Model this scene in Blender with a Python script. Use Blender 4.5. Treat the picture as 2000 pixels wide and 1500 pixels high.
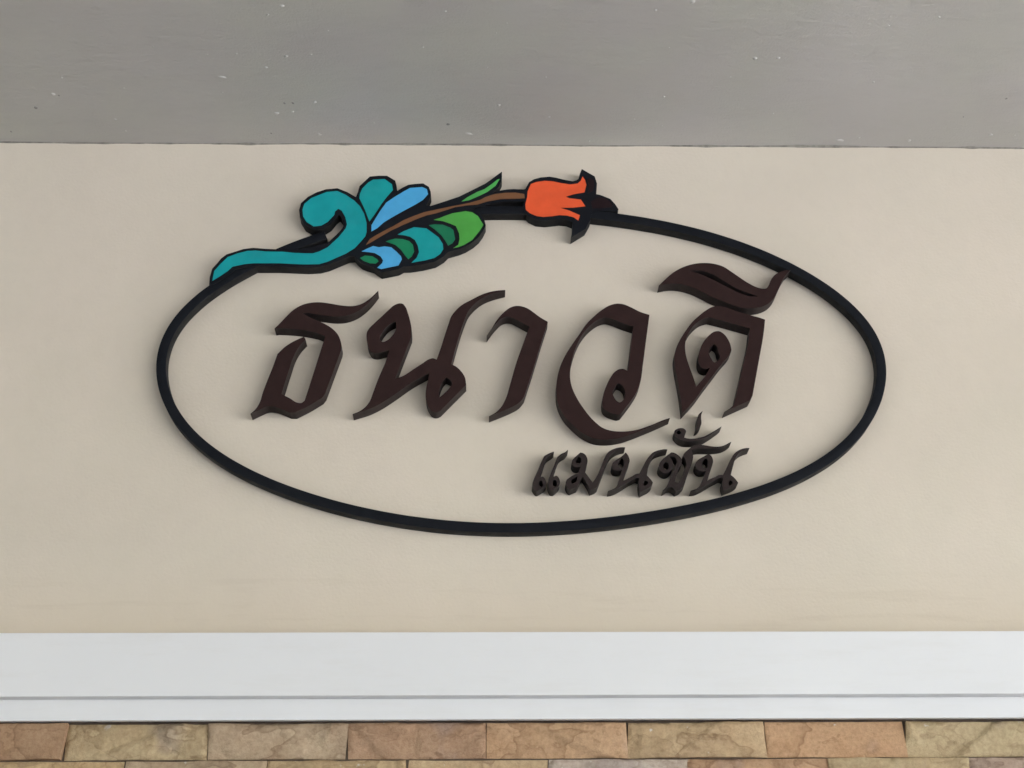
import bpy, bmesh, math, random
from mathutils import Vector, Matrix, noise

# ------------------------------------------------------------------ clear
for o in list(bpy.data.objects):
    bpy.data.objects.remove(o, do_unlink=True)
scene = bpy.context.scene
col = scene.collection
R = math.radians
random.seed(7)

# ------------------------------------------------------------------ camera
cam_d = bpy.data.cameras.new('camera')
cam_d.sensor_width = 36.0
cam_d.lens = 36.0 * 2800 / 2000
cam_d.clip_start = 0.01
cam_d.clip_end = 500
cam = bpy.data.objects.new('camera', cam_d)
col.objects.link(cam)
cr, cu, cf = (Vector(v) for v in ((0.999735, -0.021617, -0.007909), (-0.00197, -0.422688, 0.906273), (0.022934, 0.906018, 0.422618)))
m = Matrix((cr, cu, -cf)).transposed().to_4x4()
m.translation = Vector((-0.04816, -1.90264, -0.8875))
cam.matrix_world = m
scene.camera = cam

# ------------------------------------------------------------------ light
SUN_AZ = 70      # degrees from the wall's normal towards the right
SUN_EL = 62
sun_dir = Vector((math.sin(R(SUN_AZ)) * math.cos(R(SUN_EL)), -math.cos(R(SUN_AZ)) * math.cos(R(SUN_EL)), math.sin(R(SUN_EL))))
world = bpy.data.worlds.new('World')
scene.world = world
world.use_nodes = True
nt = world.node_tree
nt.nodes.clear()
sky = nt.nodes.new('ShaderNodeTexSky')
sky.sky_type = 'NISHITA'
sky.sun_disc = False
sky.sun_elevation = R(SUN_EL)
sky.sun_rotation = R(180 - SUN_AZ)
sky.air_density = 1.0
sky.dust_density = 1.0
sky.ozone_density = 1.0
bg = nt.nodes.new('ShaderNodeBackground')
bg.inputs['Strength'].default_value = 0.12
wo = nt.nodes.new('ShaderNodeOutputWorld')
nt.links.new(sky.outputs[0], bg.inputs[0])
nt.links.new(bg.outputs[0], wo.inputs[0])

sun_l = bpy.data.lights.new('sun', 'SUN')
sun_l.energy = 5.0
sun_l.angle = R(0.6)
sun_l.color = (1.0, 0.97, 0.94)
sun = bpy.data.objects.new('sun', sun_l)
col.objects.link(sun)
sun.rotation_euler = sun_dir.to_track_quat('Z', 'Y').to_euler()
sun.location = (3, -3, 2)

scene.cycles.max_bounces = 5
scene.cycles.diffuse_bounces = 4
scene.cycles.glossy_bounces = 1
scene.cycles.transmission_bounces = 0
scene.cycles.caustics_reflective = False
scene.view_settings.view_transform = 'Standard'
scene.view_settings.look = 'None'
scene.view_settings.gamma = 1
scene.view_settings.use_curve_mapping = False
scene.view_settings.exposure = 3.48

# ------------------------------------------------------------------ materials
def lin(r, g, b):
    return tuple(((c / 255) / 12.92 if c / 255 <= 0.04045 else ((c / 255 + 0.055) / 1.055) ** 2.4) for c in (r, g, b)) + (1.0,)

class Mat:
    """small wrapper round a Principled node tree in object coordinates (metres)"""
    def __init__(self, name, rough=0.6, spec=0.3):
        self.m = bpy.data.materials.new(name)
        self.m.use_nodes = True
        self.t = self.m.node_tree
        self.p = self.t.nodes['Principled BSDF']
        self.p.inputs['Roughness'].default_value = rough
        self.p.inputs['Specular IOR Level'].default_value = spec
        self.co = self.n('ShaderNodeTexCoord').outputs['Object']
    def n(self, kind, **kw):
        x = self.t.nodes.new(kind)
        for k, v in kw.items():
            setattr(x, k, v)
        return x
    def l(self, a, b):
        self.t.links.new(a, b)
    def mapped(self, scale=(1, 1, 1), loc=(0, 0, 0)):
        mp = self.n('ShaderNodeMapping')
        mp.inputs['Scale'].default_value = scale
        mp.inputs['Location'].default_value = loc
        self.l(self.co, mp.inputs[0])
        return mp.outputs[0]
    def noise(self, scale, detail=4, rough=0.5, vec=None):
        x = self.n('ShaderNodeTexNoise')
        x.inputs['Scale'].default_value = scale
        x.inputs['Detail'].default_value = detail
        x.inputs['Roughness'].default_value = rough
        self.l(vec if vec is not None else self.co, x.inputs['Vector'])
        return x.outputs['Fac']
    def ramp(self, fac, stops):
        x = self.n('ShaderNodeValToRGB')
        e = x.color_ramp.elements
        while len(e) > 1:
            e.remove(e[-1])
        e[0].position, e[0].color = stops[0][0], stops[0][1]
        for p, c in stops[1:]:
            k = e.new(p)
            k.color = c
        self.l(fac, x.inputs[0])
        return x.outputs[0]
    def mix(self, fac, a, b, mode='MIX'):
        x = self.n('ShaderNodeMix', data_type='RGBA', blend_type=mode)
        for s, v in ((0, fac), (6, a), (7, b)):
            if hasattr(v, 'links') or hasattr(v, 'is_linked'):
                self.l(v, x.inputs[s])
            else:
                x.inputs[s].default_value = v
        return x.outputs[2]
    def math(self, op, a, b=0.0, clamp=False):
        x = self.n('ShaderNodeMath', operation=op, use_clamp=clamp)
        for s, v in ((0, a), (1, b)):
            if hasattr(v, 'is_linked'):
                self.l(v, x.inputs[s])
            else:
                x.inputs[s].default_value = v
        return x.outputs[0]
    def bump(self, h, strength=0.3, dist=0.001):
        x = self.n('ShaderNodeBump')
        x.inputs['Strength'].default_value = strength
        x.inputs['Distance'].default_value = dist
        self.l(h, x.inputs['Height'])
        self.l(x.outputs[0], self.p.inputs['Normal'])
    def base(self, c):
        if hasattr(c, 'is_linked'):
            self.l(c, self.p.inputs['Base Color'])
        else:
            self.p.inputs['Base Color'].default_value = c
        return self

G1 = (1, 1, 1, 1)
G0 = (0, 0, 0, 1)

def paint_mat(name, rgb, rough=0.55, spec=0.3, var=0.18, dust=0.10, scale=60):
    """flat sign paint: slight mottling, faint dust and a fine brushed relief"""
    M = Mat(name, rough, spec)
    c = tuple(x for x in rgb[:3])
    d = tuple(x * (1 - var) for x in c) + (1,)
    u = tuple(min(1, x * (1 + var)) for x in c) + (1,)
    base = M.ramp(M.noise(scale, 5, 0.6), [(0.3, d), (0.7, u)])
    dm = M.ramp(M.noise(22, 6, 0.65), [(0.5, G0), (0.85, (dust, dust, dust, 1))])
    base = M.mix(dm, base, (0.32, 0.30, 0.27, 1))
    M.base(base)
    rr = M.ramp(M.noise(35, 4), [(0.3, (rough - .1,) * 3 + (1,)), (0.7, (rough + .12,) * 3 + (1,))])
    M.l(rr, M.p.inputs['Roughness'])
    M.bump(M.noise(420, 3), 0.12, 0.0006)
    return M.m

MT = {}
# cream wall: paint with soft roller marks, faint colour drift and horizontal scuffs near its foot
M = Mat('cream_wall_paint', 0.72, 0.25)
b = M.ramp(M.noise(3.1, 4, 0.55), [(0.32, (0.585, 0.527, 0.438, 1)), (0.68, (0.640, 0.572, 0.478, 1))])
b = M.mix(M.ramp(M.noise(7.0, 3), [(0.4, G0), (0.75, (0.22, 0.22, 0.22, 1))]), b, (0.60, 0.57, 0.455, 1))
b = M.mix(M.ramp(M.noise(40, 6, 0.7), [(0.45, G0), (0.8, (0.10, 0.10, 0.10, 1))]), b, (0.40, 0.35, 0.28, 1))
sep = M.n('ShaderNodeSeparateXYZ')
M.l(M.co, sep.inputs[0])
zr = M.n('ShaderNodeMapRange')
zr.inputs['From Min'].default_value = -0.25
zr.inputs['From Max'].default_value = -0.37
zr.interpolation_type = 'SMOOTHSTEP'
M.l(sep.outputs['Z'], zr.inputs[0])
scuff = M.noise(1.0, 5, 0.62, M.mapped((4.5, 4.5, 55)))
scuff = M.ramp(scuff, [(0.54, G0), (0.74, (0.33, 0.33, 0.33, 1))])
b = M.mix(M.math('MULTIPLY', scuff, zr.outputs[0]), b, (0.33, 0.265, 0.19, 1))
warm = M.math('MULTIPLY', zr.outputs[0], 0.35)
b = M.mix(warm, b, (0.60, 0.505, 0.39, 1))
# tiny dark specks
vo = M.n('ShaderNodeTexVoronoi')
vo.inputs['Scale'].default_value = 9
M.l(M.co, vo.inputs['Vector'])
sp = M.ramp(vo.outputs['Distance'], [(0.006, (0.45, 0.45, 0.45, 1)), (0.014, G0)])
b = M.mix(sp, b, (0.22, 0.19, 0.15, 1))
M.base(b)
h = M.math('ADD', M.math('MULTIPLY', M.noise(220, 3), 0.5), M.noise(14, 4, 0.6))
M.bump(h, 0.32, 0.0022)
MT['wall'] = M.m

# soffit: off-white emulsion over rough render
M = Mat('soffit_paint', 0.8, 0.2)
b = M.ramp(M.noise(1.7, 4), [(0.36, (0.495, 0.475, 0.448, 1)), (0.7, (0.585, 0.563, 0.535, 1))])
b = M.mix(M.ramp(M.noise(5, 3), [(0.42, G0), (0.66, (0.6, 0.6, 0.6, 1))]), b, (0.53, 0.53, 0.465, 1))
b = M.mix(M.ramp(M.noise(1, 6, 0.7, M.mapped((12, 30, 30))), [(0.5, G0), (0.8, (0.22, 0.22, 0.22, 1))]), b, (0.38, 0.37, 0.35, 1))
M.base(b)
h = M.math('ADD', M.math('MULTIPLY', M.noise(260, 4, 0.7), 0.35), M.noise(1, 5, 0.65, M.mapped((18, 60, 60))))
M.bump(h, 0.8, 0.0028)
MT['soffit'] = M.m

MT['nib'] = paint_mat('dried_paint_nib', (0.62, 0.605, 0.575), 0.6, 0.2, 0.05, 0.0)
MT['smut'] = paint_mat('dark_spot', (0.31, 0.30, 0.285), 0.8, 0.2, 0.1, 0.0)
MT['joint_shade'] = paint_mat('joint_shade_strip', (0.24, 0.225, 0.195), 0.8, 0.2, 0.35, 0.1, 90)  # dark colour paints the shade line under the soffit

# white trim
M = Mat('white_gloss_trim', 0.42, 0.35)
b = M.ramp(M.noise(4, 5, 0.6), [(0.3, (0.69, 0.694, 0.702, 1)), (0.7, (0.725, 0.728, 0.734, 1))])
b = M.mix(M.ramp(M.noise(1, 6, 0.7, M.mapped((6, 40, 40))), [(0.50, G0), (0.80, (0.22, 0.22, 0.22, 1))]), b, (0.56, 0.53, 0.48, 1))
M.base(b)
M.bump(M.math('ADD', M.noise(9, 3), M.math('MULTIPLY', M.noise(300, 2), 0.12)), 0.10, 0.002)
MT['trim'] = M.m

# split-face sandstone; each stone's own hue comes from the object's colour
M = Mat('split_sandstone', 0.85, 0.2)
oi = M.n('ShaderNodeObjectInfo')
rnd = M.n('ShaderNodeVectorMath', operation='SCALE')
rnd.inputs[0].default_value = (13.7, 5.1, 7.9)
M.l(oi.outputs['Random'], rnd.inputs['Scale'])
ad = M.n('ShaderNodeVectorMath', operation='ADD')
M.l(M.co, ad.inputs[0])
M.l(rnd.outputs[0], ad.inputs[1])
V = ad.outputs[0]
b = oi.outputs['Color']
b = M.mix(M.ramp(M.noise(14, 5, 0.6, V), [(0.42, G0), (0.70, (0.5, 0.5, 0.5, 1))]), b, M.mix(1.0, b, (0.82, 0.72, 0.66, 1), 'MULTIPLY'))
b = M.mix(M.ramp(M.noise(24, 6, 0.65, V), [(0.5, G0), (0.76, (0.4, 0.4, 0.4, 1))]), b, M.mix(1.0, b, (1.12, 1.22, 1.18, 1), 'MULTIPLY'))
b = M.mix(M.ramp(M.noise(11, 3, 0.5, V), [(0.60, G0), (0.70, (0.40, 0.40, 0.40, 1))]), b, (0.30, 0.24, 0.225, 1))
b = M.mix(M.ramp(M.noise(170, 5, 0.75, V), [(0.32, (0.6,) * 3 + (1,)), (0.6, G0)]), b, M.mix(1.0, b, (0.60, 0.56, 0.53, 1), 'MULTIPLY'))
b = M.mix(M.ramp(M.noise(48, 3, 0.5, V), [(0.715, G0), (0.74, (0.8, 0.8, 0.8, 1))]), b, (0.62, 0.58, 0.52, 1))
for sc, dx, k in ((5.5, 0.0, 0.8), (10, 4.4, 0.5)):      # ledge shading painted into the colour: a crisp break fading out on one side
    mp = M.n('ShaderNodeVectorMath', operation='MULTIPLY_ADD')
    mp.inputs[1].default_value = (1.0, 1.0, 1.7)
    mp.inputs[2].default_value = (dx, dx, dx)
    M.l(V, mp.inputs[0])
    nz_ = M.noise(sc, 4, 0.55, mp.outputs[0])
    ck = M.ramp(nz_, [(0.0, G0), (0.520, G0), (0.527, (k, k, k, 1)), (0.545, (k * .4,) * 3 + (1,)), (0.60, G0)])
    b = M.mix(ck, b, M.mix(1.0, b, (0.60, 0.55, 0.52, 1), 'MULTIPLY'))
M.base(b)
h = M.math('ADD', M.noise(90, 6, 0.7, V), M.math('MULTIPLY', M.noise(500, 3, 0.6, V), 0.25))
M.bump(h, 0.8, 0.0026)
MT['stone'] = M.m
MT['mortar'] = paint_mat('dark_joint', (0.11, 0.085, 0.066), 0.95, 0.1, 0.3, 0.0)

# pavement
M = Mat('pale_concrete', 0.85, 0.2)
M.base(M.ramp(M.noise(2, 6, 0.65), [(0.3, (0.295, 0.293, 0.292, 1)), (0.7, (0.355, 0.353, 0.352, 1))]))
M.bump(M.noise(80, 5), 0.4, 0.003)
MT['ground'] = M.m

MT['letter'] = paint_mat('dark_brown_sign_paint', (0.0300, 0.0170, 0.0160), 0.6, 0.03, 0.10, 0.003)
MT['letter_edge'] = paint_mat('bounce_lit_dusty_brown_edge', (0.043, 0.0335, 0.031), 0.65, 0.08, 0.16, 0.04, 120)  # dusty edge, lightened in colour to mimic light bounced from the ground
MT['small_letter'] = paint_mat('weathered_brown_sign_paint', (0.031, 0.0235, 0.0225), 0.6, 0.05, 0.14, 0.012)
MT['small_letter_edge'] = paint_mat('bounce_lit_weathered_brown_edge', (0.047, 0.041, 0.038), 0.65, 0.08, 0.16, 0.04, 120)  # sides coloured lighter than the front to imitate ground bounce
MT['black'] = paint_mat('black_sign_paint', (0.0085, 0.0098, 0.0130), 0.55, 0.07, 0.12, 0.006)
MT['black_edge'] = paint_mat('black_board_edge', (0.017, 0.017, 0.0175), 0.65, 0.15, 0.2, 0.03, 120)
for k, rgb in dict(teal=(22, 142, 146), teal2=(24, 143, 144), blue=(74, 156, 202), brown=(110, 76, 52), leaf=(76, 160, 80), green=(74, 150, 66),
                   dgreen=(26, 106, 74), dgreen2=(24, 118, 80), orange=(214, 86, 50), maroon=(30, 17, 20)).items():
    c = lin(*rgb)
    MT[k] = paint_mat(k + '_sign_paint', tuple(x * 1.06 for x in c[:3]), 0.55, 0.12, 0.09, 0.05, 30)

# ------------------------------------------------------------------ helpers
def obj(name, mesh, mats, parent=None):
    o = bpy.data.objects.new(name, mesh)
    col.objects.link(o)
    for mm in (mats if isinstance(mats, (list, tuple)) else [mats]):
        if mm.name not in [x.name for x in mesh.materials if x]:
            mesh.materials.append(mm)
    if parent is not None:
        o.parent = parent
    return o

def empty(name, loc):
    o = bpy.data.objects.new(name, None)
    o.empty_display_size = 0.02
    o.location = loc
    col.objects.link(o)
    return o

def tag(o, label=None, cat=None, group=None, kind=None):
    for k, v in (('label', label), ('category', cat), ('group', group), ('kind', kind)):
        if v:
            o[k] = v
    return o

def smooth_path(pts, closed=True, steps=5):
    """Catmull-Rom through the points; a third value marks a hard corner"""
    n = len(pts)
    out = []
    for i in range(n if closed else n - 1):
        p1, p2 = pts[i], pts[(i + 1) % n]
        c1, c2 = len(p1) > 2, len(p2) > 2
        a, b2 = Vector(p1[:2]), Vector(p2[:2])
        p0 = Vector(pts[i - 1][:2]) if (closed or i > 0) else a
        p3 = Vector(pts[(i + 2) % n][:2]) if (closed or i + 2 < n) else b2
        L = (b2 - a).length
        def tan(q0, q1, q2):
            d0, d1 = max((q1 - q0).length, 1e-6), max((q2 - q1).length, 1e-6)
            t = ((q1 - q0) / d0 * d1 + (q2 - q1) / d1 * d0) / (d0 + d1)
            return t * L
        t1 = (b2 - a) if c1 else tan(p0, a, b2)
        t2 = (b2 - a) if c2 else tan(a, b2, p3)
        for k in range(steps):
            u = k / steps
            h1, h2, h3, h4 = 2*u**3 - 3*u*u + 1, u**3 - 2*u*u + u, -2*u**3 + 3*u*u, u**3 - u*u
            out.append(a * h1 + t1 * h2 + b2 * h3 + t2 * h4)
    return out

def plate(name, contours, back, front, bevel=0.0004):
    """cut-out board: outlines in metres on the wall plane, standing from `back` to `front` metres off the wall"""
    cu_ = bpy.data.curves.new(name, 'CURVE')
    cu_.dimensions = '2D'
    cu_.fill_mode = 'BOTH'
    for c in contours:
        sp_ = cu_.splines.new('POLY')
        sp_.points.add(len(c) - 1)
        for q, p in zip(sp_.points, c):
            q.co = (p[0], p[1], 0, 1)
        sp_.use_cyclic_u = True
    t = front - back
    cu_.extrude = t / 2 - bevel
    cu_.bevel_depth = bevel
    cu_.bevel_resolution = 1 if bevel > 0 else 0
    cu_.offset = -bevel
    tmp = bpy.data.objects.new('tmp', cu_)
    col.objects.link(tmp)
    dg = bpy.context.evaluated_depsgraph_get()
    me = bpy.data.meshes.new_from_object(tmp.evaluated_get(dg))
    bpy.data.objects.remove(tmp, do_unlink=True)
    bpy.data.curves.remove(cu_)
    me.transform(Matrix.Translation((0, -(back + front) / 2, 0)) @ Matrix.Rotation(math.pi / 2, 4, 'X'))
    bm = bmesh.new()
    bm.from_mesh(me)
    bmesh.ops.remove_doubles(bm, verts=bm.verts, dist=1e-6)
    bmesh.ops.recalc_face_normals(bm, faces=bm.faces)
    for f in bm.faces:
        f.smooth = True
        f.material_index = 0
    bm.to_mesh(me)
    bm.free()
    me.name = name
    me.materials.clear()
    me.set_sharp_from_angle(angle=R(40))
    return me

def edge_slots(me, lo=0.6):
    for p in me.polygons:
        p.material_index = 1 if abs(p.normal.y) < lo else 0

def shift(me, origin):
    me.transform(Matrix.Translation(-Vector(origin)))

def mm(c):
    return [tuple(v / 1000 for v in p[:2]) + tuple(p[2:]) for p in c]

def box_bm(bm, x0, x1, y0, y1, z0, z1, nx=1, ny=1, nz=1):
    g = bmesh.ops.create_cube(bm, size=1.0)
    vs = g['verts']
    for v in vs:
        v.co = Vector(((x0 + x1) / 2 + v.co.x * (x1 - x0), (y0 + y1) / 2 + v.co.y * (y1 - y0), (z0 + z1) / 2 + v.co.z * (z1 - z0)))
    return vs

def box_mesh(name, x0, x1, y0, y1, z0, z1, bevel=0.0):
    bm = bmesh.new()
    box_bm(bm, x0, x1, y0, y1, z0, z1)
    if bevel:
        bmesh.ops.bevel(bm, geom=list(bm.edges), offset=bevel, segments=2, affect='EDGES', profile=0.5)
    me = bpy.data.meshes.new(name)
    bm.to_mesh(me)
    bm.free()
    return me

# sign plan: outlines on the wall plane in millimetres (x right, z up; a trailing 1 marks a hard corner)
RING_OUTER = [(-59.3,292.0),(-40.5,292.8),(-21.7,293.3),(-2.8,293.5),(16.0,293.3),(34.8,292.8),(53.5,292.0),(72.1,291.0),(90.6,289.6),(109.0,288.0),(127.3,286.0),(145.5,283.8),(163.4,281.3),(181.2,278.5),(198.8,275.5),(216.2,272.1),(233.3,268.5),(250.1,264.5),(266.6,260.2),(282.8,255.7),(298.6,250.9),(314.1,245.7),(329.1,240.3),(343.7,234.7),(357.9,228.8),(371.7,222.6),(385.0,216.3),(397.9,209.7),(410.3,202.9),(422.3,196.0),(433.8,188.8),(444.9,181.5),(455.5,174.1),(465.6,166.4),(475.3,158.7),(484.5,150.7),(493.1,142.7),(501.2,134.4),(508.7,126.1),(515.7,117.6),(522.0,109.0),(527.7,100.3),(532.8,91.5),(537.2,82.6),(540.9,73.6),(543.9,64.6),(546.2,55.5),(547.9,46.3),(548.9,37.2),(549.2,28.0),(549.0,18.8),(548.1,9.7),(546.6,0.5),(544.5,-8.6),(541.9,-17.7),(538.8,-26.7),(535.1,-35.8),(530.8,-44.7),(526.0,-53.7),(520.7,-62.5),(514.7,-71.3),(508.2,-80.0),(501.0,-88.5),(493.2,-97.0),(484.7,-105.3),(475.5,-113.5),(465.7,-121.4),(455.1,-129.2),(443.8,-136.7),(431.9,-143.9),(419.3,-150.9),(406.1,-157.6),(392.3,-164.0),(377.9,-170.0),(363.0,-175.8),(347.7,-181.2),(332.0,-186.3),(316.0,-191.1),(299.7,-195.7),(283.1,-199.9),(266.3,-203.9),(249.3,-207.7),(232.1,-211.2),(214.8,-214.5),(197.4,-217.6),(179.8,-220.4),(162.1,-223.1),(144.3,-225.5),(126.3,-227.7),(108.2,-229.7),(90.0,-231.5),(71.7,-232.9),(53.2,-234.1),(34.6,-235.0),(16.0,-235.5),(-2.7,-235.7),(-21.4,-235.6),(-40.1,-235.1),(-58.8,-234.2),(-77.4,-233.0),(-95.9,-231.4),(-114.2,-229.4),(-132.4,-227.0),(-150.4,-224.4),(-168.2,-221.3),(-185.7,-218.0),(-203.0,-214.3),(-220.0,-210.4),(-236.7,-206.2),(-253.1,-201.7),(-269.2,-196.9),(-285.0,-191.9),(-300.4,-186.6),(-315.5,-181.1),(-330.2,-175.3),(-344.5,-169.3),(-358.3,-163.0),(-371.7,-156.5),(-384.6,-149.7),(-397.0,-142.7),(-408.8,-135.5),(-420.0,-128.1),(-430.6,-120.4),(-440.7,-112.6),(-450.0,-104.6),(-458.8,-96.4),(-466.9,-88.0),(-474.3,-79.6),(-481.1,-71.0),(-487.3,-62.3),(-492.9,-53.5),(-497.9,-44.6),(-502.2,-35.7),(-506.0,-26.7),(-509.3,-17.6),(-511.9,-8.6),(-514.0,0.6),(-515.6,9.7),(-516.5,18.8),(-516.9,28.0),(-516.6,37.2),(-515.7,46.3),(-514.1,55.5),(-511.9,64.6),(-509.0,73.6),(-505.5,82.6),(-501.2,91.5),(-496.2,100.4),(-490.6,109.1),(-484.3,117.7),(-477.3,126.2),(-469.7,134.6),(-461.6,142.8),(-452.8,150.8),(-443.6,158.7),(-433.8,166.5),(-423.6,174.1),(-412.9,181.5),(-401.8,188.8),(-390.4,196.0),(-378.5,203.0),(-366.2,209.9),(-353.5,216.5),(-340.5,223.1),(-327.0,229.4),(-313.1,235.6),(-298.8,241.5),(-284.1,247.2)]
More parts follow.
